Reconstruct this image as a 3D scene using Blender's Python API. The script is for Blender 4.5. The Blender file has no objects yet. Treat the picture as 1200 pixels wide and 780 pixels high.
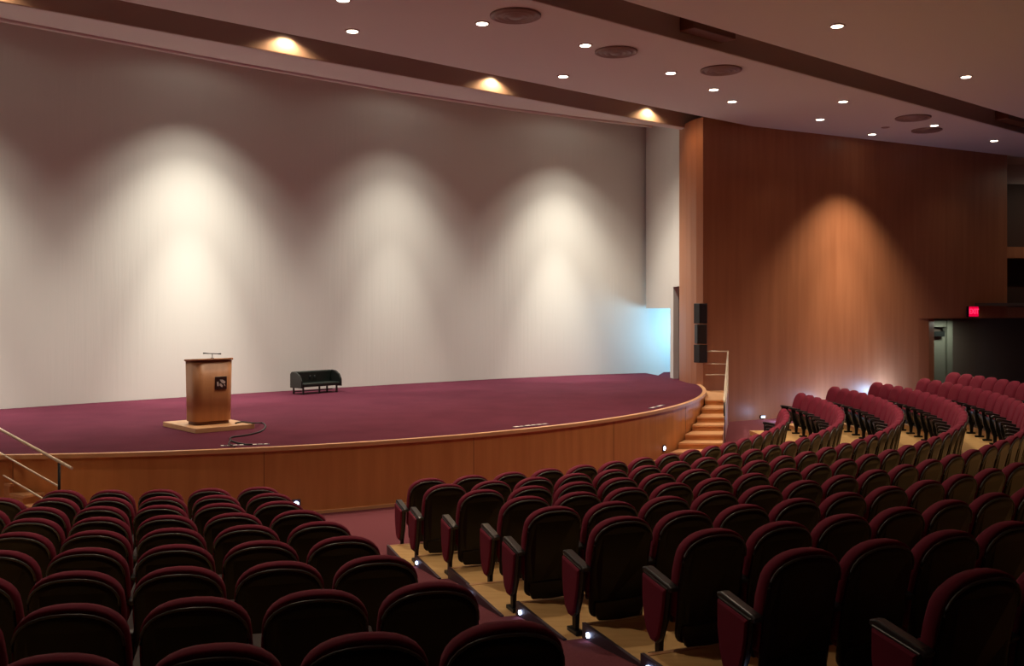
import bpy, bmesh, math, random
from math import sin, cos, pi, sqrt, atan2, radians
from mathutils import Vector, Matrix
SC = bpy.context.scene
COL = SC.collection
random.seed(4)

# ------------------------------------------------------------------ camera
H = 3.25                      # eye height
F = 1150.0                    # focal length in pixels of the 1200 px wide frame
cam = bpy.data.cameras.new('camera'); cam_o = bpy.data.objects.new('camera', cam); COL.objects.link(cam_o)
cam.sensor_width = 36.0; cam.lens = 36.0 * F / 1200.0
cam.shift_y = -30.0 / 1200.0
cam.clip_start = 0.05; cam.clip_end = 200
cam_o.location = (0, 0, H); cam_o.rotation_euler = (pi / 2, 0, 0)
SC.camera = cam_o

# ------------------------------------------------------------------ exposure, world
vs = SC.view_settings
vs.view_transform = 'Standard'; vs.look = 'None'; vs.gamma = 1.0; vs.use_curve_mapping = False
vs.exposure = 0.0
world = bpy.data.worlds.new('world'); SC.world = world; world.use_nodes = True
world.node_tree.nodes['Background'].inputs[0].default_value = (1.0, 0.72, 0.52, 1)
world.node_tree.nodes['Background'].inputs[1].default_value = 0.02

DOWN_POWER = 620
SLOT_POWER = 70
WARM = (1.0, 0.80, 0.58)
WASHC = (1.0, 0.94, 0.80)

# ------------------------------------------------------------------ plan frame (u along the stage, v towards its back)
TH = radians(40.5)
def UV(u, v): return (u * cos(TH) - v * sin(TH), u * sin(TH) + v * cos(TH))
def toUV(x, y): return (x * cos(TH) + y * sin(TH), -x * sin(TH) + y * cos(TH))
def atz(px, py, z):           # point where the line of sight through (px, py) meets height z
    d = (H - z) * F / (py - 360.0)
    return ((px - 600.0) / F * d, d)
U0 = 11.8

# ------------------------------------------------------------------ helpers
def spot(parent, loc, direction, power, color, deg, blend, r=0.05, name='lamp_light'):
    l = bpy.data.lights.new(name, 'SPOT'); l.energy = power; l.color = color
    l.spot_size = radians(deg); l.spot_blend = blend; l.shadow_soft_size = r
    o = bpy.data.objects.new(name, l); COL.objects.link(o)
    o.rotation_euler = Vector(direction).to_track_quat('-Z', 'Y').to_euler()
    if parent is not None:
        o.parent = parent; o.location = Vector(loc) - parent.location
    else: o.location = loc
    return o

def tag(o, label, cat, group=None):
    o['label'] = label; o['category'] = cat
    if group: o['group'] = group
    return o
def empty(name, loc=(0, 0, 0), rz=0.0):
    o = bpy.data.objects.new(name, None); COL.objects.link(o)
    o.location = loc; o.rotation_euler = (0, 0, rz); o.empty_display_size = 0.2
    return o
class MB:
    def __init__(s): s.v = []; s.f = []; s.m = []; s.sm = []; s.cur = 0
    def add(s, vs_, fs, smooth=False):
        b = len(s.v); s.v += [tuple(p) for p in vs_]
        for f in fs: s.f.append(tuple(i + b for i in f)); s.m.append(s.cur); s.sm.append(smooth)
        return s
    def mat(s, i): s.cur = i; return s
    def box(s, x0, x1, y0, y1, z0, z1):
        v = [(x, y, z) for z in (z0, z1) for y in (y0, y1) for x in (x0, x1)]
        return s.add(v, [(0, 2, 3, 1), (4, 5, 7, 6), (0, 1, 5, 4), (2, 6, 7, 3), (0, 4, 6, 2), (1, 3, 7, 5)])
    def prism(s, poly, z0, z1):
        n = len(poly)
        a = sum(poly[i][0] * poly[(i + 1) % n][1] - poly[(i + 1) % n][0] * poly[i][1] for i in range(n))
        if a < 0: poly = poly[::-1]
        zt = z1 if isinstance(z1, (list, tuple)) else [z1] * n
        if a < 0 and isinstance(z1, (list, tuple)): zt = zt[::-1]
        v = [(p[0], p[1], z0) for p in poly] + [(p[0], p[1], zt[i]) for i, p in enumerate(poly)]
        fs = [tuple(range(n))[::-1], tuple(range(n, 2 * n))]
        fs += [(i, (i + 1) % n, n + (i + 1) % n, n + i) for i in range(n)]
        return s.add(v, fs)
    def rings(s, rings, cap=True, smooth=True, loop=True):
        n = len(rings[0]); v = [p for r in rings for p in r]; fs = []
        for k in range(len(rings) - 1):
            for i in range(n if loop else n - 1):
                j = (i + 1) % n
                fs.append((k * n + i, k * n + j, (k + 1) * n + j, (k + 1) * n + i))
        b = len(s.v); s.add(v, fs, smooth)
        if cap:
            s.add([], []); 
            s.f.append(tuple(range(b, b + n))[::-1]); s.m.append(s.cur); s.sm.append(False)
            e = b + (len(rings) - 1) * n
            s.f.append(tuple(range(e, e + n))); s.m.append(s.cur); s.sm.append(False)
        return s
    def tube(s, pts, r, n=8):
        pts = [Vector(p) for p in pts]; rg = []
        for i, p in enumerate(pts):
            t = (pts[min(i + 1, len(pts) - 1)] - pts[max(i - 1, 0)]).normalized()
            ref = Vector((0, 0, 1)) if abs(t.z) < 0.95 else Vector((1, 0, 0))
            a = t.cross(ref).normalized(); b = a.cross(t)
            rr = r[i] if isinstance(r, (list, tuple)) else r
            rg.append([tuple(p + (a * cos(2 * pi * k / n) + b * sin(2 * pi * k / n)) * rr) for k in range(n)])
        return s.rings(rg)
    def lathe(s, prof, c=(0, 0, 0), n=24):
        rg = [[(c[0] + r * cos(2 * pi * k / n), c[1] + r * sin(2 * pi * k / n), c[2] + z) for k in range(n)] for r, z in prof]
        return s.rings(rg)
    def build(s, name, mats, parent=None, bevel=0.0, seg=1):
        me = bpy.data.meshes.new(name); me.from_pydata(s.v, [], s.f)
        if not isinstance(mats, (list, tuple)): mats = [mats]
        for m in mats: me.materials.append(m)
        me.polygons.foreach_set('material_index', s.m); me.polygons.foreach_set('use_smooth', s.sm)
        bm = bmesh.new(); bm.from_mesh(me)
        bmesh.ops.recalc_face_normals(bm, faces=bm.faces)
        if bevel:
            es = [e for e in bm.edges if len(e.link_faces) == 2 and e.calc_face_angle(0) > 0.6]
            bmesh.ops.bevel(bm, geom=es, offset=bevel, segments=seg, affect='EDGES', clamp_overlap=True, profile=0.5)
        bm.to_mesh(me); bm.free(); me.update()
        o = bpy.data.objects.new(name, me); COL.objects.link(o)
        if parent is not None: o.parent = parent
        return o
def struct(o): o['kind'] = 'structure'; return o
def ribbon(poly, t, z0, z1, mb=None):      # wall of thickness t to the left of the polyline
    mb = mb or MB(); n = len(poly); off = []
    for i in range(n):
        a = Vector(poly[max(i - 1, 0)]); b = Vector(poly[min(i + 1, n - 1)]); d = (b - a).normalized()
        off.append((poly[i][0] - d.y * t, poly[i][1] + d.x * t))
    for i in range(n - 1):
        mb.prism([poly[i], poly[i + 1], off[i + 1], off[i]], z0, z1)
    return mb
def shell(poly, t, z0, z1):                # smooth continuous version of ribbon
    n = len(poly); off = []
    for i in range(n):
        a = Vector(poly[max(i - 1, 0)]); b = Vector(poly[min(i + 1, n - 1)]); d = (b - a).normalized()
        off.append((poly[i][0] - d.y * t, poly[i][1] + d.x * t))
    ring = list(poly) + off[::-1]
    return MB().prism(ring, z0, z1)

# ------------------------------------------------------------------ materials
def mat(name, col, rough=0.6, metal=0.0, noise=None, bump=None, emit=None, spec=None, coat=0.0):
    m = bpy.data.materials.new(name); m.use_nodes = True; nt = m.node_tree; b = nt.nodes['Principled BSDF']
    b.inputs['Base Color'].default_value = (*col, 1); b.inputs['Roughness'].default_value = rough
    b.inputs['Metallic'].default_value = metal
    if spec is not None: b.inputs['Specular IOR Level'].default_value = spec
    if coat: b.inputs['Coat Weight'].default_value = coat; b.inputs['Coat Roughness'].default_value = 0.15
    if emit: b.inputs['Emission Color'].default_value = (*emit[0], 1); b.inputs['Emission Strength'].default_value = emit[1]
    if noise or bump:
        tc = nt.nodes.new('ShaderNodeTexCoord')
    if noise:   # (scale xyz, detail, colour a, colour b)
        mp = nt.nodes.new('ShaderNodeMapping'); mp.inputs['Scale'].default_value = noise[0]
        nz = nt.nodes.new('ShaderNodeTexNoise'); nz.inputs['Scale'].default_value = 1.0; nz.inputs['Detail'].default_value = noise[1]
        cr = nt.nodes.new('ShaderNodeValToRGB'); cr.color_ramp.elements[0].position = 0.3; cr.color_ramp.elements[1].position = 0.7
        cr.color_ramp.elements[0].color = (*noise[2], 1); cr.color_ramp.elements[1].color = (*noise[3], 1)
        nt.links.new(tc.outputs['Object'], mp.inputs[0]); nt.links.new(mp.outputs[0], nz.inputs['Vector'])
        nt.links.new(nz.outputs['Fac'], cr.inputs[0]); nt.links.new(cr.outputs[0], b.inputs['Base Color'])
    if bump:    # (scale xyz, strength, distance)
        mp2 = nt.nodes.new('ShaderNodeMapping'); mp2.inputs['Scale'].default_value = bump[0]
        nz2 = nt.nodes.new('ShaderNodeTexNoise'); nz2.inputs['Scale'].default_value = 1.0; nz2.inputs['Detail'].default_value = 3
        bp = nt.nodes.new('ShaderNodeBump'); bp.inputs['Strength'].default_value = bump[1]; bp.inputs['Distance'].default_value = bump[2]
        nt.links.new(tc.outputs['Object'], mp2.inputs[0]); nt.links.new(mp2.outputs[0], nz2.inputs['Vector'])
        nt.links.new(nz2.outputs['Fac'], bp.inputs['Height']); nt.links.new(bp.outputs[0], b.inputs['Normal'])
    return m
M = {}
M['screen'] = mat('white_wall_paint', (0.80, 0.78, 0.73), 0.85, bump=((9, 9, 0.5), 0.35, 0.02))
M['white'] = mat('white_plaster', (0.72, 0.68, 0.64), 0.8)
M['ceiling'] = mat('ceiling_paint', (0.76, 0.72, 0.69), 0.85)
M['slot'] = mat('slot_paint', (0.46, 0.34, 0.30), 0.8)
M['wood'] = mat('cherry_veneer', (0.4, 0.15, 0.05), 0.42, noise=((5, 5, 0.35), 5, (0.40, 0.155, 0.075), (0.47, 0.195, 0.098)))
M['stagewood'] = mat('stage_front_veneer', (0.5, 0.2, 0.05), 0.4, noise=((6, 6, 0.5), 5, (0.55, 0.22, 0.07), (0.66, 0.29, 0.10)))
M['trimwood'] = mat('pale_wood_trim', (0.72, 0.40, 0.20), 0.4)
M['stair'] = mat('stair_wood', (0.5, 0.25, 0.1), 0.4, noise=((3, 12, 12), 4, (0.52, 0.22, 0.075), (0.66, 0.31, 0.11)))
M['deck'] = mat('maple_deck', (0.6, 0.38, 0.15), 0.38, noise=((2.5, 14, 9), 5, (0.70, 0.42, 0.16), (0.82, 0.54, 0.24)))
M['carpet'] = mat('burgundy_carpet', (0.2, 0.04, 0.06), 0.95, noise=((1.4, 1.4, 1.4), 6, (0.082, 0.015, 0.031), (0.106, 0.021, 0.040)), bump=((160, 160, 160), 0.4, 0.005), spec=0.1)
M['floorcarpet'] = mat('aisle_carpet', (0.25, 0.05, 0.07), 0.95, noise=((60, 60, 60), 3, (0.16, 0.045, 0.06), (0.21, 0.065, 0.08)), bump=((200, 200, 200), 0.4, 0.004), spec=0.1)
M['fabric'] = mat('burgundy_upholstery', (0.20, 0.016, 0.042), 0.85, bump=((300, 300, 300), 0.3, 0.002), spec=0.25)
M['plastic'] = mat('black_shell_plastic', (0.007, 0.006, 0.006), 0.33, bump=((220, 220, 220), 0.10, 0.001), spec=0.3)
M['armplastic'] = mat('black_arm_plastic', (0.022, 0.022, 0.024), 0.34)
M['rim'] = mat('shell_edge_gloss', (0.06, 0.06, 0.06), 0.38, spec=1.0)  # grey lightened to paint the highlight on the shell edge
M['blackmetal'] = mat('black_steel', (0.012, 0.012, 0.013), 0.4, 0.6)
M['nosing'] = mat('bronze_nosing', (0.10, 0.075, 0.10), 0.45, 0.5)
M['brass'] = mat('brushed_rail', (0.88, 0.78, 0.62), 0.35, 0.15)
M['lens'] = mat('downlight_lens', (1, 0.9, 0.8), 0.5, emit=((1.0, 0.86, 0.66), 9.0))
M['slotlens'] = mat('slot_lamp_lens', (1, 0.9, 0.8), 0.5, emit=((1.0, 0.85, 0.62), 14.0))
M['led'] = mat('blue_white_led', (0.9, 0.95, 1), 0.5, emit=((0.55, 0.68, 1.0), 9.0))
M['ring'] = mat('downlight_ring', (0.45, 0.30, 0.24), 0.4)
M['vent'] = mat('diffuser_metal', (0.30, 0.20, 0.17), 0.5)
M['podium'] = mat('podium_veneer', (0.5, 0.25, 0.12), 0.4, noise=((8, 8, 0.9), 5, (0.43, 0.19, 0.082), (0.52, 0.245, 0.11)))
M['podbase'] = mat('podium_base_wood', (0.6, 0.35, 0.17), 0.45, noise=((3, 9, 9), 4, (0.56, 0.31, 0.15), (0.66, 0.38, 0.19)))
M['poddark'] = mat('podium_shadow_plinth', (0.16, 0.06, 0.03), 0.5)  # dark brown of the plinth, also for panel seams and slot boxes
M['plaque'] = mat('dark_plaque', (0.035, 0.012, 0.010), 0.4)
M['emblem'] = mat('silver_emblem', (0.62, 0.56, 0.55), 0.4)
M['black'] = mat('black_lacquer', (0.012, 0.014, 0.013), 0.35)
M['leather'] = mat('black_green_leather', (0.009, 0.014, 0.011), 0.4)
M['speaker'] = mat('speaker_cabinet', (0.012, 0.013, 0.015), 0.5)
M['grille'] = mat('speaker_grille', (0.02, 0.012, 0.014), 0.6, bump=((180, 180, 180), 0.6, 0.003))
M['red'] = mat('exit_red', (0.5, 0.0, 0.03), 0.5, emit=((1.0, 0.0, 0.055), 0.75))
M['redletter'] = mat('exit_letter', (0.9, 0.1, 0.15), 0.5, emit=((1.0, 0.03, 0.12), 1.3))
M['greydoor'] = mat('grey_green_paint', (0.17, 0.18, 0.14), 0.6)
M['greywall'] = mat('grey_brown_paint', (0.13, 0.10, 0.08), 0.7)
M['darkwall'] = mat('dark_brown_panel', (0.055, 0.024, 0.017), 0.6)
M['paper'] = mat('white_label', (0.85, 0.82, 0.78), 0.6)
M['cable'] = mat('black_rubber', (0.01, 0.01, 0.012), 0.5)

# ================================================================== SETTING
ZC = 8.47          # auditorium ceiling
ZS = 1.08          # stage floor
# floor
f = MB().prism([(-34, -8), (34, -8), (34, 46), (-34, 46)], -0.3, 0.0).build('floor', M['floorcarpet']); struct(f)
# screen wall (concave), in plan
def wallv(u): return 23.25 - 1.4 * (abs(u - U0) / 13.5) ** 2.6
pts = [UV(u, wallv(u)) for u in [-9 + 0.2 * i for i in range(178)]]
w = shell(pts, 0.35, 0.0, 10.0).build('wall_back', M['screen']); struct(w)
# bulkhead wall at the right of the screen (over the backstage passage) and jamb, then wood wall
A = (4.45, 32.6); J = (4.90, 30.4); D1 = (4.94, 30.05); D2 = (4.985, 29.25)
P0 = (5.35, 27.47); WD = Vector((0.882, 0.471)).normalized()
def WP(X): return (X, 27.47 + (X - 5.35) * WD.y / WD.x)
bw = MB()
bw.prism([A, J, (J[0] + 0.18, J[1] + 0.02), (A[0] + 0.25, A[1] + 0.1)], 3.22, 9.9)
bw.prism([J, D1, (D1[0] + 0.16, D1[1]), (J[0] + 0.18, J[1] + 0.02)], 0.0, 9.9)
bw.prism([D1, D2, (D2[0] + 0.16, D2[1]), (D1[0] + 0.16, D1[1])], 3.88, 9.9)
struct(bw.build('wall_return', M['white']))
# dark corridor wall seen through the narrow stage door
struct(MB().prism([(5.15, 30.9), (6.5, 32.0), (6.6, 31.9), (5.25, 30.8)], 0, 4.6).build('wall_corridor', M['greywall']))
struct(MB().prism([(4.9, 29.2), (7.5, 30.6), (7.3, 33.4), (5.2, 33.4), (4.72, 31.6)], 0.0, ZS - 0.01).build('floor_backstage', M['carpet']))
# wood wall with rounded pier
xo = 13.62                     # left side of the exit opening
yo = WP(xo)[1]
pier = [D2, (5.0, 28.9), (5.03, 28.4), (5.10, 28.0), (5.20, 27.7), P0]
lo = pier + [WP(6.5), WP(9.0), WP(11.5), WP(13.1), (13.55, WP(13.55)[1] + 0.04), (13.9, WP(13.9)[1] + 0.28)]
hi = pier + [WP(6.5), WP(9.0), WP(11.5), WP(14.0), WP(17.0)]
ww = MB()
def ring_of(poly, t=0.3):
    n = len(poly); off = []
    for i in range(n):
        a = Vector(poly[max(i - 1, 0)]); b = Vector(poly[min(i + 1, n - 1)]); d = (b - a).normalized()
        off.append((poly[i][0] - d.y * t, poly[i][1] + d.x * t))
    return list(poly) + off[::-1]
ww.prism(ring_of(lo), 0.0, 2.89); ww.prism(ring_of(hi), 2.89, ZC + 0.1)
w = ww.build('wall_right', M['wood']); struct(w)
for p in w.data.polygons: p.use_smooth = False
# lintel band going on to the right of the wood wall, and what stands further right
rw = MB()
rw.prism([WP(17.0), (22, 35.2), (22, 35.6), (16.9, 34.3)], 2.89, 3.26)
struct(rw.build('trim_1', M['wood']))
rb = MB(); rb.prism([(16.6, 35.6), (24, 36.6), (24, 37.0), (16.4, 36.0)], 3.0, 7.75)
struct(rb.build('wall_side_right', M['darkwall']))
rb = MB(); rb.prism([(17.5, 35.15), (24, 35.9), (24, 36.5), (17.2, 35.7)], 5.02, 5.42)
struct(rb.build('trim_2', M['wood']))
rb = MB(); rb.prism([(16.6, 35.6), (24, 36.6), (24, 37.0), (16.4, 36.0)], 7.75, ZC + 0.2)
struct(rb.build('wall_upper_right', M['white']))
# vestibule behind the opening
vb = MB(); vb.prism([(13.6, 33.6), (24, 38.0), (24, 38.3), (13.4, 34.0)], 0.0, 3.3)
struct(vb.build('wall_vestibule', M['greywall']))
vb = MB(); vb.prism([(13.6, 32.2), (24, 36.0), (24, 38.0), (13.6, 33.6)], 3.3, 3.4)
struct(vb.build('ceiling_vestibule', M['greywall']))
dz = 0.35
door = empty('door_1', (15.0, 33.75, 0)); door['kind'] = 'structure'
def rel(o, pts): return [(p[0] - o.location.x, p[1] - o.location.y) for p in pts]
dd = Vector((0.93, 0.37)).normalized(); dn = Vector((dd.y, -dd.x))
def DP(a, b): return (0.0 + dd.x * a + dn.x * b - 0.6, dd.y * a + dn.y * b - 0.05)
m_ = MB(); m_.prism([DP(-0.62, 0), DP(0.62, 0), DP(0.62, -0.08), DP(-0.62, -0.08)], 0.0, 2.35); m_.build('door_leaf', M['greydoor'], door)
m_ = MB(); m_.prism([DP(-0.75, 0.06), DP(-0.62, 0.06), DP(-0.62, -0.1), DP(-0.75, -0.1)], 0.0, 3.1)
m_.prism([DP(0.62, 0.10), DP(0.86, 0.10), DP(0.86, -0.1), DP(0.62, -0.1)], 0.0, 3.25)
m_.prism([DP(-0.62, 0.05), DP(0.62, 0.05), DP(0.62, -0.08), DP(-0.62, -0.08)], 2.58, 3.1); m_.build('door_frame', M['greydoor'], door)
m_ = MB(); m_.prism([DP(-0.5, 0.16), DP(0.45, 0.16), DP(0.45, 0.02), DP(-0.5, 0.02)], 2.25, 2.42); m_.build('door_closer', M['black'], door, 0.01)
# far walls closing the room outside the picture
struct(MB().box(-34.3, -34, -8, 46, 0, 10).build('wall_left', M['wood']))
struct(MB().box(-34, 34, -8.3, -8, 0, 10).build('wall_rear', M['darkwall']))
struct(MB().box(34, 34.3, -8, 46, 0, 10).build('wall_far_right', M['darkwall']))

# ------------------------------------------------------------------ ceiling with its two light slots
VN1, VF1 = 17.03, 18.46; VN2, VF2 = 11.46, 12.48
UA, UB = -28.0, 46.0
def strip(u0, u1, v0, v1): return [UV(u0, v0), UV(u1, v0), UV(u1, v1), UV(u0, v1)]
c = MB()
c.prism(strip(UA, UB, -16, VN2), ZC, ZC + 0.9)
c.prism(strip(UA, UB, VF2, VN1), ZC, ZC + 0.9)
struct(c.build('ceiling', M['ceiling']))
# soffit beyond slot one: straight front edge, curved back edge
back = [(-30, 17.9), (-4, 19.2), (3.5, 19.45), (9, 19.75), (13, 19.8), (16.6, 19.62), (19.5, 19.2), (21.4, 18.85), (23.5, 18.6)]
sf = MB()
front = [(u, VF1) for u, v in back]
for i in range(len(back) - 1):
    sf.prism([UV(*front[i]), UV(*front[i + 1]), UV(*back[i + 1]), UV(*back[i])], ZC, ZC + 0.9)
struct(sf.build('ceiling_soffit', M['ceiling']))
# rounded lip along the soffit's back edge
lip = MB()
lp = [UV(u, v + 0.02) for u, v in back[:-1]]
lip.tube([(p[0], p[1], ZC + 0.02) for p in lp], 0.075, 8)
struct(lip.build('trim_3', M['ceiling']))
# slot tops and the stage loft
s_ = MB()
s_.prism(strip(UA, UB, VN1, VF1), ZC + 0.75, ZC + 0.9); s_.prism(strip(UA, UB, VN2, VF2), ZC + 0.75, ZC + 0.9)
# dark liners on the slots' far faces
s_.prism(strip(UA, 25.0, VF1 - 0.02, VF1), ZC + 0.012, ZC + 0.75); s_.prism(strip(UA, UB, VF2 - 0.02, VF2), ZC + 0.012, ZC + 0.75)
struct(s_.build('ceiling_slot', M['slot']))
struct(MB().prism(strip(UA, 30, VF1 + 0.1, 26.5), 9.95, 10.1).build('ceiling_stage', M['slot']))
# dark boxes standing for the dark recesses in slot two
def slot_box(px, py, L, lab):
    x, y = atz(px, py, ZC + 0.16); u, v = toUV(x, y)
    b = MB().prism(strip(u, u + L, VF2 - 0.40, VF2 - 0.03), ZC + 0.16, ZC + 0.74).build('slot_housing', M['poddark'], None, 0.01)
    tag(b, lab, 'light housing', 'housings in the ceiling slot')
slot_box(797, 37, 1.3, 'dark brown box in the ceiling slot near the top edge of the picture')
slot_box(1166, 141, 1.6, 'dark brown box in the ceiling slot above the right end of the wood wall')

# ================================================================== STAGE
SR = 13.8; SCx, SCy = UV(U0, 13.15 + SR)
def arc_x(y, r=SR): return SCx + sqrt(r * r - (y - SCy) ** 2)
def stage_arc(r, a0, a1, n):
    out = []
    for i in range(n + 1):
        a = a0 + (a1 - a0) * i / n
        out.append(UV(U0 + r * sin(a), 13.15 + SR - r * cos(a)))
    return out
AE = 0.850                      # half opening of the stage front
stage = empty('stage', (*UV(U0, 16), 0))
tag(stage, 'wide curved stage with burgundy carpet and orange wood front panel', 'stage')
sx, sy, _ = stage.location
def sh(poly): return [(p[0] - sx, p[1] - sy) for p in poly]
fr = stage_arc(SR, -AE, AE, 72)
backpts = [UV(u, wallv(u) - 0.01) for u in (24.9, 22, 19, 16, 13, 10, 7, 4, 1, -1.5)]
body = fr + [(4.95, 29.3), (4.86, 30.4), (4.42, 32.5)] + backpts[1:]
in1 = stage_arc(SR - 0.03, -AE, AE, 72)
# carcass below the carpet: curved front panel
m_ = MB(); o1 = sh(fr); i1 = sh(stage_arc(SR - 0.06, -AE, AE, 72))
m_.prism(o1 + i1[::-1], 0.0, ZS - 0.06); fp = m_.build('front_panel', M['stagewood'], stage)
m_ = MB(); m_.prism(sh(stage_arc(SR - 0.04, -AE, AE, 72)) + sh(body[len(fr):]), ZS - 0.15, ZS); m_.build('carpet', M['carpet'], stage)
m_ = MB(); m_.prism(sh(stage_arc(SR + 0.035, -AE, AE, 72)) + sh(stage_arc(SR - 0.06, -AE, AE, 72))[::-1], ZS - 0.055, ZS + 0.008); m_.build('edge_trim', M['trimwood'], stage)
m_ = MB(); m_.prism(sh(stage_arc(SR + 0.03, -AE, AE, 72)) + sh(fr)[::-1], 0.0, 0.05); m_.build('base_trim', M['trimwood'], stage)
for a in (-0.62, -0.36, -0.1, 0.16, 0.42, 0.66):
    p, q = stage_arc(SR + 0.002, a, a + 0.0006, 1); n_ = stage_arc(SR - 0.01, a, a + 0.0006, 1)
    MB().prism(sh([p, q, n_[1], n_[0]]), 0.05, ZS - 0.06).build('panel_seam', M['poddark'], stage)
# low step lights let into the stage front
def ray_arc(px, r, z):
    t = (px - 600) / F; a = t * t + 1; b = -2 * (t * SCx + SCy); c_ = SCx ** 2 + SCy ** 2 - r * r
    d = (-b - sqrt(b * b - 4 * a * c_)) / (2 * a); return (t * d, d)
def face_light(px, py, lab):
    x, y = ray_arc(px, SR + 0.01, 0); z = H - (py - 360) * y / F
    n = Vector((x - SCx, y - SCy)).normalized(); rz = atan2(n.x, -n.y)
    e = empty('step_light', (x, y, z), rz); tag(e, lab, 'step light', 'step lights on the stage front')
    MB().box(-0.07, 0.07, -0.012, 0.0, -0.07, 0.07).build('face_plate', M['nosing'], e, 0.004)
    MB().tube([(0, -0.004, 0), (0, -0.022, 0)], 0.042, 14).build('lamp_lens', M['led'], e)
face_light(347, 590, 'small blue white step light low on the stage front above the left seats')
face_light(778, 525, 'small blue white step light low on the stage front above the right seats')

# ------------------------------------------------------------------ stage stairs and handrails
BR = (4.97, 23.0); AR = Vector((1.04, 4.30)).normalized(); NR = Vector((-1.0, 0.0))
BLF = (-6.05, 13.46); AL = Vector((-0.83, 0.555)).normalized(); NL = Vector((0.50, 0.866))
NOSE = (2.75, 1.55, 0.80, 0.10, -0.40, -1.00, -1.45, -1.95)     # run of each nosing, top to bottom
NOSE_L = (2.6, 2.15, 1.85, 1.55, 1.2, 0.9, 0.6, 0.3)
def stairs(B, Ad, Nd, lab, NOSE=NOSE, kmax=7):
    e = empty('stage_stairs', (B[0], B[1], 0)); tag(e, lab, 'stairs', 'stairs at the ends of the stage')
    C_ = Vector((SCx, SCy)); B = Vector(B)
    def inner(s_):
        o = B + Ad * s_; t = 0.0
        while (o + Nd * t - C_).length > SR + 0.045 and t < 2.2: t += 0.01
        return o + Nd * t - B
    for k in range(1, kmax + 1):
        z = ZS - 0.135 * k; s1 = NOSE[k - 1]; s0 = NOSE[k]
        if k == 1: s1 = 4.3
        q = [inner(s0), Ad * s0, Ad * s1, inner(s1)]
        st = MB().prism([tuple(p) for p in q], 0.0, z - 0.035).build('step', M['stair'], e)
        q2 = [q[0] - Ad * 0.03, q[1] - Ad * 0.03, q[2], q[3]]
        MB().prism([tuple(p) for p in q2], z - 0.035, z).build('tread', M['trimwood'], st)
    return e
stairs(BR, AR, NR, 'wooden stairs at the right end of the stage below the black speakers')
stairs(BLF, AL, NL, 'wooden stairs at the left end of the stage behind the left seats', NOSE_L)
def rail(B, Ad, Nd, lab, ret):
    e = empty('handrail', (B[0], B[1], 0)); tag(e, lab, 'handrail', 'handrails at the ends of the stage')
    P = lambda s_, n_, z: (Ad.x * s_ + Nd.x * n_, Ad.y * s_ + Nd.y * n_, z)
    L = 4.35
    for i, (zt, r) in enumerate(((0.95, 0.022), (0.60, 0.014), (0.30, 0.014))):
        s_ = (-0.02, 0.28, 0.55)[i]
        zb = 0.10 + zt + (ZS - 0.10) * s_ / L
        MB().tube([P(s_, 0, zb), P(L, 0, ZS + zt)], r).build('handrail_bar' if i == 0 else 'lower_bar', M['brass'], e)
        MB().tube([P(L, 0, ZS + zt), P(L, ret, ZS + zt)], r * 0.8).build('return_bar', M['brass'], e)
    MB().tube([P(0.28, 0, 0.0), P(0.28, 0, 1.10)], 0.02).build('post', M['blackmetal'], e)
    MB().tube([P(L - 0.1, 0, 0.0), P(L - 0.1, 0, ZS + 0.93)], 0.016).build('post', M['brass'], e)
    return e
rail(BR, AR, NR, 'pale metal handrail beside the stairs at the right end of the stage', 0.62)
rail(BLF, AL, NL, 'pale metal handrail sloping down beside the stairs at the left end of the stage', 0.62)

# ------------------------------------------------------------------ lectern on its platform
PH = radians(42)
base = empty('lectern_platform', (*atz(245, 499, ZS), ZS), PH)
bx, by = atz(229.6, 508, ZS)
base.location = (bx, by, ZS)
tag(base, 'low square light wood platform under the lectern on the stage', 'platform')
MB().box(0, 1.10, 0, 1.40, 0.0, 0.085).build('platform_top', M['podbase'], base, 0.006)
lec = empty('lectern', (0, 0, 0), PH)
def onbase(a, b): return (bx + a * cos(PH) - b * sin(PH), by + a * sin(PH) + b * cos(PH))
lec.location = (*onbase(0.52, 0.62), ZS + 0.085)
tag(lec, 'light brown wooden lectern with rounded corners and dark plaque', 'lectern')
def rrect(w, d, r, n=8):
    out = []
    for cx, cy, a0 in ((w / 2 - r, d / 2 - r, 0), (-w / 2 + r, d / 2 - r, pi / 2), (-w / 2 + r, -d / 2 + r, pi), (w / 2 - r, -d / 2 + r, 1.5 * pi)):
        for i in range(n + 1):
            a = a0 + pi / 2 * i / n; out.append((cx + r * cos(a), cy + r * sin(a)))
    return out
LW, LD = 0.72, 0.50
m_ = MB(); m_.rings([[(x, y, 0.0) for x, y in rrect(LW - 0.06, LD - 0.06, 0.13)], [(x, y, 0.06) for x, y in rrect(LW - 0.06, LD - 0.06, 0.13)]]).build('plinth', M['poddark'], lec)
m_ = MB(); m_.rings([[(x, y, z) for x, y in rrect(LW + k, LD + k, 0.16)] for z, k in ((0.06, 0), (0.5, 0.01), (1.13, 0.03))]).build('body', M['podium'], lec)
m_ = MB(); m_.rings([[(x, y, z + 0.05 * (0.3 - y)) for x, y in rrect(LW + 0.07, LD + 0.07, 0.17)] for z in (1.115, 1.15)]).build('top', M['podium'], lec)
pl = MB().box(-0.005, 0.215, -LD / 2 - 0.022, -LD / 2 - 0.005, 0.62, 0.85).build('plaque', M['plaque'], lec, 0.003)
em = MB()
def blob(pts): 
    n = len(pts); yy = -LD / 2 - 0.024
    em.add([(0.105 + x * 0.9, yy, 0.733 + z * 0.85) for x, z in pts] + [(0.105 + x * 0.9, yy + 0.004, 0.733 + z * 0.85) for x, z in pts],
           [tuple(range(n)), tuple(range(n, 2 * n))[::-1]] + [(i, n + i, n + (i + 1) % n, (i + 1) % n) for i in range(n)])
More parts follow.
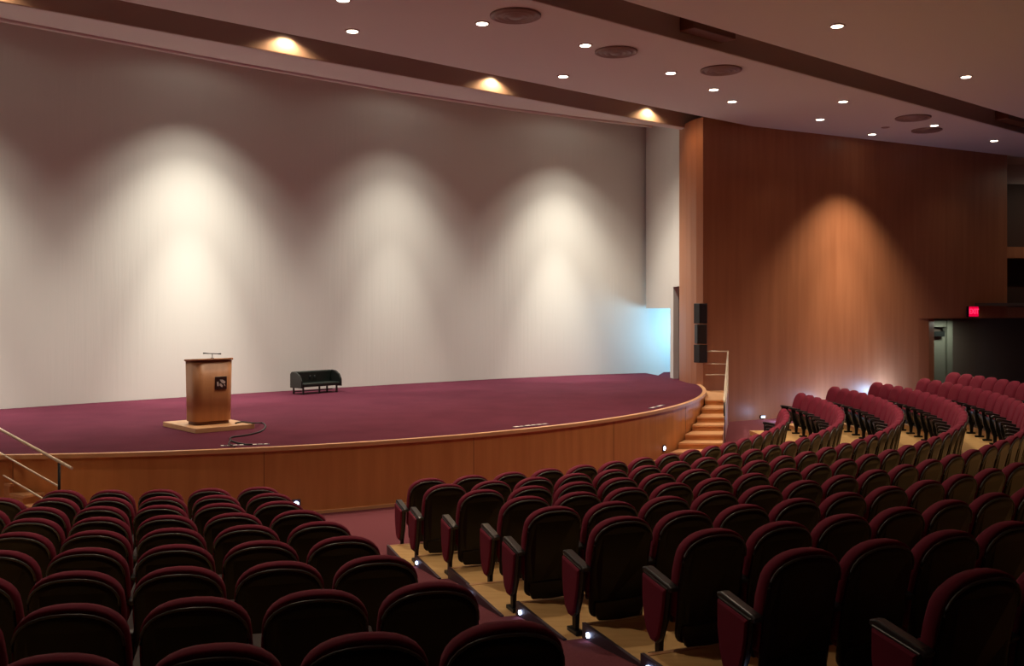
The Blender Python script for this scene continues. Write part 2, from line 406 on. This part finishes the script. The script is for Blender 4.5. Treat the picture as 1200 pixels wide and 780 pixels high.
blob([(-0.03, 0.075), (0.03, 0.07), (0.09, 0.03), (0.085, -0.01), (0.04, -0.01), (0.0, 0.02)])
blob([(-0.085, 0.03), (-0.055, 0.03), (-0.05, -0.06), (-0.08, -0.06)])
blob([(-0.03, -0.005), (0.0, -0.01), (0.04, -0.06), (0.02, -0.09), (-0.03, -0.05)])
blob([(0.055, -0.02), (0.085, -0.03), (0.09, -0.07), (0.07, -0.06)])
em.build('emblem', M['emblem'], pl)
mic = empty('microphone', (lec.location.x + 0.06, lec.location.y, ZS + 0.085 + 1.165), 0.0)
tag(mic, 'slim black gooseneck microphone bar standing on the lectern top', 'microphone')
MB().tube([(0, 0, -0.005), (0, 0, 0.012)], 0.03, 12).build('microphone_foot', M['blackmetal'], mic)
MB().tube([(0, 0, 0.0), (0.005, 0, 0.09)], 0.006).build('stem', M['blackmetal'], mic)
MB().tube([(-0.16, 0, 0.095), (-0.05, 0, 0.09), (0.10, 0, 0.085), (0.16, 0, 0.085)], [0.012, 0.008, 0.008, 0.014]).build('microphone_bar', M['blackmetal'], mic)
# cable from the lectern to the floor pocket
cp = [(276, 495.5), (284, 494), (297, 495.5), (306, 496), (311, 499), (309, 504), (300, 508), (286, 511), (272, 513), (270, 516), (276, 519), (288, 521.5), (296, 521.5)]
cpt = []
for i, (px, py) in enumerate(cp):
    x, y = atz(px, py, ZS); z = ZS + 0.015
    if i < 3: z = ZS + 0.10
    if i < 3: x, y = atz(px, py, z)
    cpt.append((x, y, z))
def smooth(P, n=5):
    out = []
    for i in range(len(P) - 1):
        p0, p1, p2, p3 = P[max(i - 1, 0)], P[i], P[i + 1], P[min(i + 2, len(P) - 1)]
        for k in range(n):
            t = k / n
            out.append(tuple(0.5 * (2 * p1[j] + (p2[j] - p0[j]) * t + (2 * p0[j] - 5 * p1[j] + 4 * p2[j] - p3[j]) * t * t + (3 * p1[j] - p0[j] - 3 * p2[j] + p3[j]) * t ** 3) for j in range(3)))
    out.append(P[-1]); return out
o = MB().tube(smooth(cpt), 0.014, 6).build('cable', M['cable']); tag(o, 'thick black cable looping from the lectern to the front edge of the stage', 'cable')
cp2 = [(270, 516), (268, 519.5), (272, 521.5), (275, 523.5)]
o = MB().tube(smooth([(*atz(px, py, ZS + 0.03), ZS + 0.03) for px, py in cp2]), 0.011, 6).build('cable', M['cable']); tag(o, 'short black cable branch ending at the white floor pocket', 'cable')
# floor pockets with white markings near the stage edge
def pocket(p0, p1, n, lab, seed, first=0.35):
    a = Vector(atz(*p0, ZS)); b = Vector(atz(*p1, ZS)); d = b - a; L = d.length; rz = atan2(d.y, d.x)
    e = empty('floor_pocket', (a.x, a.y, ZS), rz); tag(e, lab, 'floor pocket', 'floor pockets along the stage edge')
    MB().box(0, L, -0.05, 0.05, 0.0, 0.008).build('cover', M['nosing'], e, 0.002)
    rr = random.Random(seed)
    for i in range(n):
        x0 = L * (i + 0.12) / n; x1 = L * (i + 0.5 + 0.4 * rr.random()) / n; w_ = 0.02 + 0.018 * rr.random()
        MB().box(x0, x1, -w_, w_, 0.008, 0.012).build('marking', M['paper'], e)
pocket((258, 522.6), (316, 520.4), 8, 'white marked floor pocket strip at the stage edge in front of the lectern', 1)
pocket((602, 500.6), (642, 496.6), 6, 'white marked floor pocket strip near the middle of the stage edge', 2)
pocket((762, 478.5), (778, 474.5), 2, 'small pale floor pocket near the right end of the stage edge', 3)

# ------------------------------------------------------------------ black bench by the screen
pA = Vector(atz(354, 462.5, ZS)); pB = Vector(atz(398, 459, ZS)); dB = pB - pA
be = empty('bench', (pA.x, pA.y, ZS), atan2(dB.y, dB.x)); tag(be, 'low black leather bench with a backrest standing by the white wall', 'bench')
BL = dB.length
MB().box(0.0, BL, -0.02, 0.40, 0.18, 0.27).build('seat', M['leather'], be, 0.025, 2)
m_ = MB(); m_.rings([[(x, 0.36 - 0.02 + y_, z) for y_, z in ((0, 0.18), (0.07, 0.18), (0.10, 0.50), (0.08, 0.555), (0.04, 0.565), (0.01, 0.54))] for x in (0.0, BL)], smooth=False).build('backrest', M['leather'], be, 0.012)
for s in (0, 1):
    x = -0.05 if s == 0 else BL
    m_ = MB(); pr = [(0.44, 0.16), (0.44, 0.50), (0.38, 0.56), (0.2, 0.55), (0.05, 0.47), (-0.03, 0.34), (-0.04, 0.16)]
    m_.rings([[(xx, a, b) for a, b in pr] for xx in (x, x + 0.05)], smooth=False).build('side_panel', M['black'], be, 0.008)
for i, x in enumerate((0.03, BL / 2 - 0.06, BL - 0.10)):
    MB().box(x, x + 0.035, 0.0, 0.035, 0.0, 0.19).build('leg', M['black'], be)
    if i != 1: MB().box(x - 0.03, x + 0.005, 0.36, 0.395, 0.0, 0.19).build('leg', M['black'], be)
MB().box(0.0, BL, 0.30, 0.32, 0.05, 0.075).build('stretcher', M['black'], be)
for x in (BL * 0.42, BL * 0.54): MB().tube([(x, 0.345, 0.36), (x, 0.335, 0.44)], 0.018, 8).build('button', M['armplastic'], be)

# ------------------------------------------------------------------ speakers on the wood pier
sxp, syp = (5.235, 27.35)
for i, (z0, z1, tilt, lab) in enumerate(((2.80, 3.36, 0, 'top'), (2.24, 2.78, 0, 'middle'), (1.72, 2.22, 0, 'lowest'))):
    rz = radians((28, 8, 28)[i])
    e = empty('speaker', (sxp, syp - 0.14, z0), rz)
    tag(e, '%s of the three black loudspeakers stacked on the wood wall beside the stage' % lab, 'speaker', 'loudspeakers beside the stage')
    h = z1 - z0
    MB().box(-0.14, 0.14, -0.12, 0.14, 0, h).build('cabinet', M['speaker'], e, 0.012)
    MB().box(-0.12, 0.12, -0.135, -0.12, 0.03, h - 0.03).build('grille', M['grille'], e, 0.006)
    MB().box(-0.03, 0.03, 0.14, 0.24, h / 2 - 0.06, h / 2 + 0.06).build('bracket', M['blackmetal'], e)

# ------------------------------------------------------------------ exit sign over the doorway
ex = 15.35; ey = WP(ex)[1] - 0.05
es = empty('exit_sign', (ex, ey, 2.93), atan2(WD.y, WD.x)); tag(es, 'glowing red EXIT sign on the wood wall above the doorway', 'exit sign')
MB().box(-0.25, 0.25, -0.07, 0.02, 0.0, 0.36).build('housing', M['blackmetal'], es, 0.008)
fcp = MB().box(-0.235, 0.235, -0.078, -0.07, 0.015, 0.345).build('face', M['red'], es)
tx = bpy.data.curves.new('exit_letters', 'FONT'); tx.body = 'EXIT'; tx.size = 0.235; tx.align_x = 'CENTER'; tx.align_y = 'CENTER'; tx.extrude = 0.004; tx.offset = 0.004
to = bpy.data.objects.new('exit_text', tx); COL.objects.link(to); bpy.context.view_layer.update()
me = bpy.data.meshes.new_from_object(to); COL.objects.unlink(to); bpy.data.objects.remove(to)
lo_ = bpy.data.objects.new('letters', me); COL.objects.link(lo_); me.materials.clear(); me.materials.append(M['redletter'])
lo_.parent = fcp; lo_.rotation_euler = (pi / 2, 0, 0); lo_.location = (0, -0.083, 0.18)

# ================================================================== LIGHTS OF THE ROOM
def downlight(x, y, z, lab, power, group='ceiling downlights', r=0.105, deg=110):
    e = empty('downlight', (x, y, z)); tag(e, lab, 'ceiling light', group)
    MB().lathe([(r + 0.035, 0.0), (r + 0.035, -0.012), (r + 0.004, -0.018), (r + 0.004, 0.0)], n=20).build('trim_ring', M['ring'], e)
    MB().lathe([(0.002, -0.010), (r, -0.010), (r, -0.022), (0.002, -0.026)], n=20).build('lamp_lens', M['lens'], e)
    spot(e, (x, y, z - 0.06), (0, 0, -1), power, WARM, deg, 1.0, 0.06)
    return e
DL = [((402, -1), 'ceiling downlight cut by the top edge left of centre'),
      ((413, 36), 'small ceiling downlight nearest the dark slot in the top left part'),
      ((565, 27), 'bright ceiling downlight beside the largest round diffuser'),
      ((686, 52.5), 'bright ceiling downlight beside a faint round diffuser near the second slot'),
      ((660, 89), 'small ceiling downlight between the first slot and the middle of the ceiling'),
      ((786, 85), 'ceiling downlight left of the round diffuser over the stage corner'),
      ((836.5, 104.5), 'ceiling downlight just below the round diffuser near the wood wall'),
      ((858, 118.5), 'ceiling downlight just right of and below its twin near the wood wall'),
      ((961, 139.5), 'ceiling downlight above the lit patch at the left of the wood wall'),
      ((988, 118.5), 'slim ceiling downlight in the middle of the right ceiling strip'),
      ((1022, 157), 'tiniest ceiling downlight closest to the top of the wood wall'),
      ((1095, 146.5), 'ceiling downlight between two faint round diffusers above the wood wall'),
      ((1165, 164.5), 'ceiling downlight above the right end of the wood wall'),
      ((981, 30), 'bright ceiling downlight on the near ceiling, top right, the left one'),
      ((1132, 89.5), 'bright ceiling downlight on the near ceiling, top right, the right one')]
DF = {1022: 0.006, 961: 0.05, 858: 0.06, 836.5: 0.15, 1095: 0.06, 1165: 0.06, 988: 0.3, 981: 1.3, 1132: 1.3}
for (px, py), lab in DL:
    x, y = atz(px, py, ZC)
    downlight(x, y, ZC, lab, DOWN_POWER * DF.get(px, 1.0))
# unseen downlights added above the frame to light the near seats
for (u, v) in ((2, 15), (3, 8.5), (-2, 12), (8, 8.5), (13, 8.5)):
    x, y = UV(u, v)
    e = downlight(x, y, ZC, 'ceiling downlight above the frame', DOWN_POWER * 0.7)
downlight(20.0, 33.5, ZC, 'ceiling downlight beyond the right edge of the wood wall', 170, deg=172)  # unseen lamp added to brighten the white wall band at far right
def slot_lamp(u, lab):
    x, y = UV(u, VF1 - 0.20)
    e = empty('slot_lamp', (x, y, ZC + 0.74)); tag(e, lab, 'ceiling light', 'lamps in the ceiling slot')
    MB().lathe([(0.04, 0.0), (0.07, -0.05), (0.08, -0.33), (0.074, -0.33), (0.074, -0.30), (0.04, -0.30)], n=18).build('lamp_can', M['vent'], e)
    MB().lathe([(0.002, -0.318), (0.07, -0.318), (0.07, -0.324), (0.002, -0.326)], n=18).build('lamp_lens', M['slotlens'], e)
    spot(e, (x, y, ZC + 0.74 - 0.35), (0, 0, -1), SLOT_POWER, (1.0, 0.62, 0.30), 150, 0.5, 0.03)
for i, u in enumerate((3.9, 9.6, 15.1, 20.75)):
    slot_lamp(u, ('leftmost', 'second from left', 'third from left', 'rightmost')[i] + ' of the lamps glowing in the dark slot above the stage')
WU = (-1.8, 3.75, 9.5, 15.3, 21.0)
WW = (0.6, 0.75, 0.95, 0.52, 0.8)
for i, u in enumerate(WU):
    x, y = UV(u, wallv(u) - 2.0)
    e = empty('stage_washer', (x, y, 9.95)); tag(e, 'stage washer in the loft behind the soffit', 'stage light', 'stage washers in the loft')
    MB().lathe([(0.05, 0.0), (0.10, -0.03), (0.11, -0.28), (0.10, -0.28)], n=18).build('lamp_can', M['black'], e)
    tx_, ty_ = UV(u, wallv(u)); k_ = WW[i]; tl = math.tan(radians(8)) / 2.0
    spot(e, (x, y, 9.6), (0, 0, -1), 3000 * k_, WASHC, 76, 1.0, 0.05)
    spot(e, (x, y, 9.6), (0, 0, -1), 18, WASHC, 165, 0.3, 0.05, 'spill_light')
    spot(e, (x, y, 9.6), (0, 0, -1), 1100 * k_, WASHC, 96, 1.0, 0.05, 'flood_light')
    spot(e, (x, y, 9.6), ((tx_ - x) * tl, (ty_ - y) * tl, -1), 3900 * k_, WASHC, 34, 1.0, 0.05, 'beam_light')
# wood wall washer: a recessed wall washer in the ceiling, close to the wall
t_ = (985 - 600) / F
yw = (27.47 - 5.35 * WD.y / WD.x) / (1 - t_ * WD.y / WD.x); xw = t_ * yw
nx, ny = WD.y, -WD.x
wx, wy = xw + nx * 1.7, yw + ny * 1.7
e = empty('wall_washer', (wx, wy, ZC)); tag(e, 'recessed wall washer lamp in front of the wood wall', 'ceiling light')
MB().lathe([(0.12, 0.0), (0.12, -0.012), (0.08, -0.016), (0.08, 0.0)], n=18).build('trim_ring', M['ring'], e)
spot(e, (wx, wy, ZC - 0.05), (0, 0, -1), 2000, (1.0, 0.80, 0.55), 92, 1.0, 0.05)
spot(e, (wx, wy, ZC - 0.05), (-nx * 0.10, -ny * 0.10, -1), 1800, (1.0, 0.80, 0.55), 44, 1.0, 0.05, 'beam_light')
# cool light of the backstage passage behind the screen's right end
bl = bpy.data.lights.new('backstage_light', 'AREA'); bl.energy = 95; bl.color = (0.35, 0.72, 1.0); bl.shape = 'RECTANGLE'; bl.size = 0.9; bl.size_y = 1.6
bo = bpy.data.objects.new('backstage_light', bl); COL.objects.link(bo); bo.location = (6.3, 31.9, 2.4)
bo.rotation_euler = (Vector((4.9, 33.2, 2.0)) - Vector((6.3, 31.9, 2.4))).to_track_quat('-Z', 'Y').to_euler()
vl = bpy.data.lights.new('vestibule_light', 'AREA'); vl.energy = 24; vl.color = (0.9, 0.95, 0.8); vl.size = 0.3  # unseen area light added to brighten the vestibule and its door
vo = bpy.data.objects.new('vestibule_light', vl); COL.objects.link(vo); vo.location = (15.0, 33.12, 2.8)
# low aisle lights at the foot of the wood wall
def wall_foot(X, z, power, lab):
    x, y = WP(X); x += nx * 0.03; y += ny * 0.03
    e = empty('aisle_light', (x, y, z), atan2(WD.y, WD.x)); tag(e, lab, 'aisle light', 'aisle lights at the foot of the wood wall')
    MB().box(-0.09, 0.09, -0.03, 0.02, -0.04, 0.04).build('housing', M['blackmetal'], e, 0.004)
    MB().box(-0.07, 0.07, -0.036, -0.03, -0.025, 0.025).build('lamp_lens', M['led'], e)
    l = bpy.data.lights.new('aisle_glow', 'POINT'); l.energy = power; l.color = (0.36, 0.62, 1.0); l.shadow_soft_size = 0.05
    o = bpy.data.objects.new('aisle_glow', l); COL.objects.link(o); o.parent = e; o.location = (0, -0.6, 0.1)
wall_foot(7.25, 0.08, 9, 'low cool aisle light at the wall foot behind the first seat row')
wall_foot(9.4, 0.30, 35, 'low cool aisle light at the wall foot behind the second and third seat rows')
wall_foot(11.6, 0.50, 75, 'low cool aisle light at the wall foot left of the exit doorway')

# ------------------------------------------------------------------ round air diffusers
def diffuser(px, py, w, lab):
    x, y = atz(px, py, ZC); r = w / F * y / 2
    e = MB()
    prof = [(r, 0.0), (r, -0.03), (r * 0.93, -0.045), (r * 0.86, -0.02), (r * 0.8, -0.012), (r * 0.74, -0.05), (r * 0.68, -0.05), (r * 0.6, -0.015), (r * 0.5, -0.055), (r * 0.44, -0.055), (r * 0.36, -0.02), (r * 0.25, -0.06), (0.01, -0.065)]
    o = e.lathe(prof, n=32).build('air_diffuser', M['vent']); o.location = (x, y, ZC)
    tag(o, lab, 'air vent', 'round air diffusers in the ceiling')
diffuser(604, 17.5, 60, 'largest round air diffuser near the top edge beside a bright downlight')
diffuser(722, 60, 50, 'faint round air diffuser right of the downlight near the second slot')
diffuser(845, 81.5, 48, 'round air diffuser above two downlights near the stage corner')
diffuser(1070, 137.5, 40, 'faint round air diffuser left of a downlight, the farther right pair upper one')
diffuser(1086, 152, 34, 'faint round air diffuser nearest the top of the wood wall')

# ================================================================== SEATING
CX, CY = -5.44, 23.84; R1, PIT, RISE = 11.72, 1.084, 0.1135; SP = 0.60
def Rk(k): return R1 + PIT * (k - 1)
def zk(k): return RISE * (k - 1)
def pol(R, a): return (CX + R * sin(a), CY - R * cos(a))
def ray_ang(px, R):
    t = (px - 600) / F; a = t * t + 1; b = -2 * (t * CX + CY); c_ = CX * CX + CY * CY - R * R
    D = max(b * b - 4 * a * c_, 0); d = (-b - sqrt(D)) / (2 * a); x, y = t * d, d
    return atan2(x - CX, CY - y)
# row ends measured on the photo
Lend = [303, 316, 327, 350, 375, 404, 442, 506, 595]
Rst = [504, 524, 567, 619, 652, 733, 841, 948, 1158]
rowsL = []; rowsR = []
for k in range(1, 10):
    R = Rk(k); st = SP / R
    a = ray_ang(Lend[k - 1], R); n = 5 if k == 1 else 9
    rowsL.append([a - st * i for i in range(n)][::-1])
    a = ray_ang(Rst[k - 1], R)
    amax = {1: radians(80.5), 2: radians(96), 3: radians(96), 4: radians(96), 5: radians(96), 6: radians(96), 7: radians(72), 8: radians(60), 9: radians(50)}[k]
    lst = []
    while a < amax: lst.append(a); a += st
    rowsR.append(lst)
def proj(x, y, z): return (600 + x / y * F, 360 + (H - z) / y * F) if y > 0.3 else (9999, 9999)
def vis(k, a):
    x, y = pol(Rk(k), a); px, py = proj(x, y, zk(k) + 0.8)
    w = 0.42 / max(y, 0.3) * F
    return y > 0.6 and -w < px < 1200 + w and py < 800 + w

# ---- risers: each row's wooden deck, with dark side trim and step lights along the aisle
def sector(R0, R1_, a0, a1, n): 
    return [pol(R0, a0 + (a1 - a0) * i / n) for i in range(n + 1)] + [pol(R1_, a1 + (a0 - a1) * i / n) for i in range(n + 1)]
OFFR = 0.16
ords = ['zeroth', 'first', 'second', 'third', 'fourth', 'fifth', 'sixth', 'seventh', 'eighth', 'ninth', 'tenth']
for k in range(2, 10):
    for side, rows in (('left', rowsL), ('right', rowsR)):
        R = Rk(k); f0 = Rk(k - 1) - OFFR; f1 = Rk(k) - OFFR + (1.0 if k == 9 else 0.0)
        row = rows[k - 1]; m = (SP / 2 + 0.15) / R
        a0, a1 = row[0] - m, row[-1] + m
        n = max(8, int((a1 - a0) * 24))
        pc = pol(f0, (a0 + a1) / 2)
        e = empty('seating_riser', (*pc, 0)); 
        tag(e, 'blond wood seating riser carrying the %s seat row from the stage, %s block' % (ords[k], side), 'riser', 'wooden seating risers')
        S = lambda P: [(p[0] - pc[0], p[1] - pc[1]) for p in P]
        MB().prism(S(sector(f0, f1, a0, a1, n)), 0.0, zk(k)).build('deck', M['deck'], e)
        MB().prism(S(sector(f0 - 0.012, f0 + 0.035, a0, a1, n)), zk(k) - 0.03, zk(k) + 0.004).build('nosing', M['trimwood'], e)
        # aisle side
        ae, sg = (a1, 1) if side == 'left' else (a0, -1)
        dA = 0.03 * sg / R
        q = [pol(f0 - 0.012, ae), pol(f1, ae), pol(f1, ae + dA), pol(f0 - 0.012, ae + dA)]
        MB().prism(S(q), max(zk(k) - 0.2, 0.0), zk(k) + 0.012).build('side_trim', M['nosing'], e)
        if side == 'right' and k in (3, 5, 6, 7, 8, 9):
            p = Vector(pol(f0 + 0.11, ae + dA)); tdir = Vector((cos(ae), sin(ae))) * sg
            c0 = (p.x - pc[0], p.y - pc[1], zk(k) - 0.055)
            MB().tube([(c0[0] - tdir.x * 0.004, c0[1] - tdir.y * 0.004, c0[2]), (c0[0] + tdir.x * 0.014, c0[1] + tdir.y * 0.014, c0[2])], 0.021, 14).build('step_light', M['led'], e)
# ---- sloping aisle carpet between the two blocks
ai = MB()
for k in range(2, 10):
    f0 = Rk(k - 1) - OFFR; f1 = Rk(k) - OFFR; R = Rk(k)
    mL = rowsL[k - 1][-1] + (SP / 2 + 0.18) / R; mR = rowsR[k - 1][0] - (SP / 2 + 0.18) / R
    if mR <= mL: mR = mL + 0.02
    q = [pol(f0, mL), pol(f0, mR), pol(f1, mR), pol(f1, mL)]
    z0 = max(zk(k - 1), 0.004); z1 = zk(k)
    b = [(x, y, -0.02) for x, y in q]; t = [(q[0][0], q[0][1], z0), (q[1][0], q[1][1], z0), (q[2][0], q[2][1], z1), (q[3][0], q[3][1], z1)]
    ai.add(b + t, [(3, 2, 1, 0), (4, 5, 6, 7), (0, 1, 5, 4), (1, 2, 6, 5), (2, 3, 7, 6), (3, 0, 4, 7)])
struct(ai.build('floor_aisle', M['floorcarpet']))

# ---- the theatre seat (local: faces +Y, top of the back above the origin)
def backprofile(w, z0, z1, crown, rb, n=10):
    pts = []
    for i in range(n + 1):            # bottom left corner to right, rounded
        pass
    h = w / 2
    out = [(-h + rb, z0), (h - rb, z0)]
    for i in range(1, 4):
        a = -pi / 2 + pi / 2 * i / 4; out.append((h - rb + rb * cos(a), z0 + rb + rb * sin(a)))
    out.append((h, z0 + rb))
    out.append((h + 0.012, z0 + (z1 - z0) * 0.55))
    zc = z1 - crown; e = 2.35
    for i in range(0, n + 1):
        a = pi * i / n; ca, sa = cos(a), sin(a)
        out.append((math.copysign(abs(ca) ** (2 / e), ca) * (h + 0.008), zc + crown * abs(sa) ** (2 / e)))
    out.append((-h - 0.012, z0 + (z1 - z0) * 0.55)); out.append((-h, z0 + rb))
    for i in range(1, 4):
        a = pi + pi / 2 * i / 4; out.append((-h + rb + rb * cos(a), z0 + rb + rb * sin(a)))
    return out
def leanY(z): return 0.17 * (1 - ((z - 0.15) / 0.83)) + 0.03 * sin(pi * max(0, min(1, (z - 0.15) / 0.83)))
def pad(prof, ys, ins, mid):            # stack rings of the outline; ys: depth, ins: inset of each ring
    rg = []
    cz = mid
    for y, s in zip(ys, ins):
        ring = []
        for x, z in prof:
            L = sqrt(x * x + (z - cz) ** 2) or 1
            xx = x - s * x / L * 1.0; zz = z - s * (z - cz) / L * 1.0
            ring.append((xx, y + leanY(zz), zz))
        rg.append(ring)
    return rg
P_shell = backprofile(0.507, 0.16, 0.952, 0.18, 0.07, 14)
P_pad = backprofile(0.525, 0.34, 0.985, 0.20, 0.05, 14)
def make_seat(pl_, pr_, name):
    t = empty(name, (0, 0, 0))
    MB().rings(pad(P_pad, (-0.010, -0.012, 0.0, 0.04, 0.08, 0.108, 0.12), (0.035, 0.012, 0.0, -0.004, 0.0, 0.03, 0.09), 0.66)).build('backrest', M['fabric'], t)
    MB().rings(pad(P_shell, (-0.034, -0.031, -0.024, -0.008, 0.008), (0.040, 0.014, 0.003, 0.0, 0.006), 0.55)).build('back_shell', M['plastic'], t)
    rim_highlight = [(x, leanY(z) - 0.026, z) for x, z in P_shell if z > 0.70]
    rim_highlight.sort(key=lambda p: atan2(p[0], p[2] - 0.6))
    MB().tube(rim_highlight, 0.0085, 6).build('shell_rim', M['rim'], t)  # thin tube added as the highlight line along the shell edge
    # lower apron of the shell
    MB().rings([[(x, y + leanY(0.3), z) for x, z in ((-0.22, 0.30), (0.22, 0.30), (0.225, 0.22), (0.19, 0.145), (0.0, 0.135), (-0.19, 0.145), (-0.225, 0.22))] for y in (-0.055, -0.02)], smooth=False).build('shell_apron', M['plastic'], t, 0.008)
    # tipped-up seat
    th = radians(70)
    def sp(a, b): return (0.255 + a * cos(th) - b * sin(th), 0.27 + a * sin(th) + b * cos(th))
    def slab(w, a0, a1, b0, b1, r):
        rg = []
        for xx, s in ((-w / 2, r), (-w / 2 + r, 0), (w / 2 - r, 0), (w / 2, r)):
            q = [(a0 + s, b0 + r), (a0 + r, b0 + s), (a1 - r, b0 + s), (a1 - s, b0 + r), (a1 - s, b1 - r), (a1 - r, b1 - s), (a0 + r, b1 - s), (a0 + s, b1 - r)]
            rg.append([(xx, *sp(a, b)) for a, b in q])
        return MB().rings(rg)
    slab(0.46, 0.0, 0.30, 0.0, 0.095, 0.03).build('seat', M['fabric'], t)
    slab(0.44, 0.01, 0.28, -0.035, 0.0, 0.012).build('seat_pan', M['plastic'], t)
    # arms and standards
    def arm(x, padded):
        prof = [(0.08, 0.585), (0.12, 0.60), (0.44, 0.655), (0.485, 0.645), (0.49, 0.615), (0.44, 0.60), (0.10, 0.55)]
        a = MB().rings([[(x + dx, y, z) for y, z in prof] for dx in (-0.035, 0.035)], smooth=False).build('armrest', M['armplastic'], t, 0.009, 2)
        o = MB(); o.rings([[(x + dx, y, z) for y, z in ((0.15, 0.57), (0.42, 0.61), (0.40, 0.36), (0.335, 0.16), (0.33, 0.03), (0.27, 0.03), (0.26, 0.16), (0.18, 0.34))] for dx in (-0.018, 0.018)], smooth=False)
        o.box(x - 0.035, x + 0.035, 0.22, 0.40, 0.0, 0.035)
        o.build('standard', M['blackmetal'], t, 0.003)
        if padded:
            s = padded
            q = [(0.115, 0.575), (0.455, 0.625), (0.455, 0.45), (0.43, 0.30), (0.385, 0.19), (0.33, 0.145), (0.26, 0.145), (0.21, 0.19), (0.165, 0.32), (0.13, 0.46)]
            MB().rings([[(x + dx, y, z) for y, z in q] for dx in (s * 0.019, s * 0.045)], smooth=False).build('end_panel_core', M['armplastic'], t, 0.004)
            q2 = [(y + (0.30 - y) * 0.09, z + (0.38 - z) * 0.06) for y, z in q]
            MB().rings([[(x + dx, 0.3 + (y - 0.3) * sc, 0.38 + (z - 0.38) * sc) for y, z in q2] for dx, sc in ((s * 0.045, 1.0), (s * 0.056, 1.0), (s * 0.064, 0.93))], smooth=False).build('end_panel', M['fabric'], t)
    arm(-SP / 2, -1 if pl_ else 0)
    if pr_ is not None: arm(SP / 2, 1 if pr_ else 0)
    return t
protos = {'mid': make_seat(False, None, 'theatre_seat'), 'lend': make_seat(True, None, 'theatre_seat'), 'rend': make_seat(False, True, 'theatre_seat')}
used = set()
def place(kind, x, y, z, rz, label, group):
    p = protos[kind]
    if kind in used:
        r = p.copy(); COL.objects.link(r)
        for ch in protos_children[kind]:
            c_ = ch.copy(); COL.objects.link(c_); c_.parent = r
    else: r = p; used.add(kind)
    r.location = (x, y, z); r.rotation_euler = (0, 0, rz)
    tag(r, label, 'seat', group)
protos_children = {k: [o for o in COL.objects if o.parent == p] for k, p in protos.items()}
ones = ['', 'first', 'second', 'third', 'fourth', 'fifth', 'sixth', 'seventh', 'eighth', 'ninth', 'tenth', 'eleventh', 'twelfth', 'thirteenth', 'fourteenth', 'fifteenth', 'sixteenth', 'seventeenth', 'eighteenth', 'nineteenth']
def ordn(n):
    if n < 20: return ones[n]
    t = {2: 'twent', 3: 'thirt', 4: 'fort', 5: 'fift'}[n // 10]
    return t + 'ieth' if n % 10 == 0 else t + 'y-' + ones[n % 10]
nums = ['zero', 'one', 'two', 'three', 'four', 'five', 'six', 'seven', 'eight', 'nine']
nseat = 0
for side, rows in (('left', rowsL), ('right', rowsR)):
    for k in range(1, 10):
        row = rows[k - 1]; n = len(row)
        for i, a in enumerate(row):
            if not vis(k, a): continue
            x, y = pol(Rk(k), a)
            g = 'theatre seats of the %s block' % side
            if side == 'left':
                j = n - i; kind = 'rend' if j == 1 else 'mid'
            else:
                j = i + 1; kind = 'lend' if j == 1 else ('rend' if i == n - 1 else 'mid')
            if kind != 'mid' and j == 1: lab = 'burgundy theatre seat with end panel on the central aisle, row %s from stage, %s block' % (nums[k], side)
            elif side == 'right' and n - i <= 16 and k <= 6:
                jj = n - i; lab = ('burgundy theatre seat at the wall end of row %s from stage, right block' % nums[k]) if jj == 1 else 'burgundy theatre seat, %s from the wall end, row %s from stage, right block' % (ordn(jj), nums[k])
            else: lab = 'burgundy theatre seat, %s from the central aisle, row %s from stage, %s block' % (ordn(j), nums[k], side)
            place(kind, x, y, zk(k), a, lab, g); nseat += 1
print('SEATS', nseat)
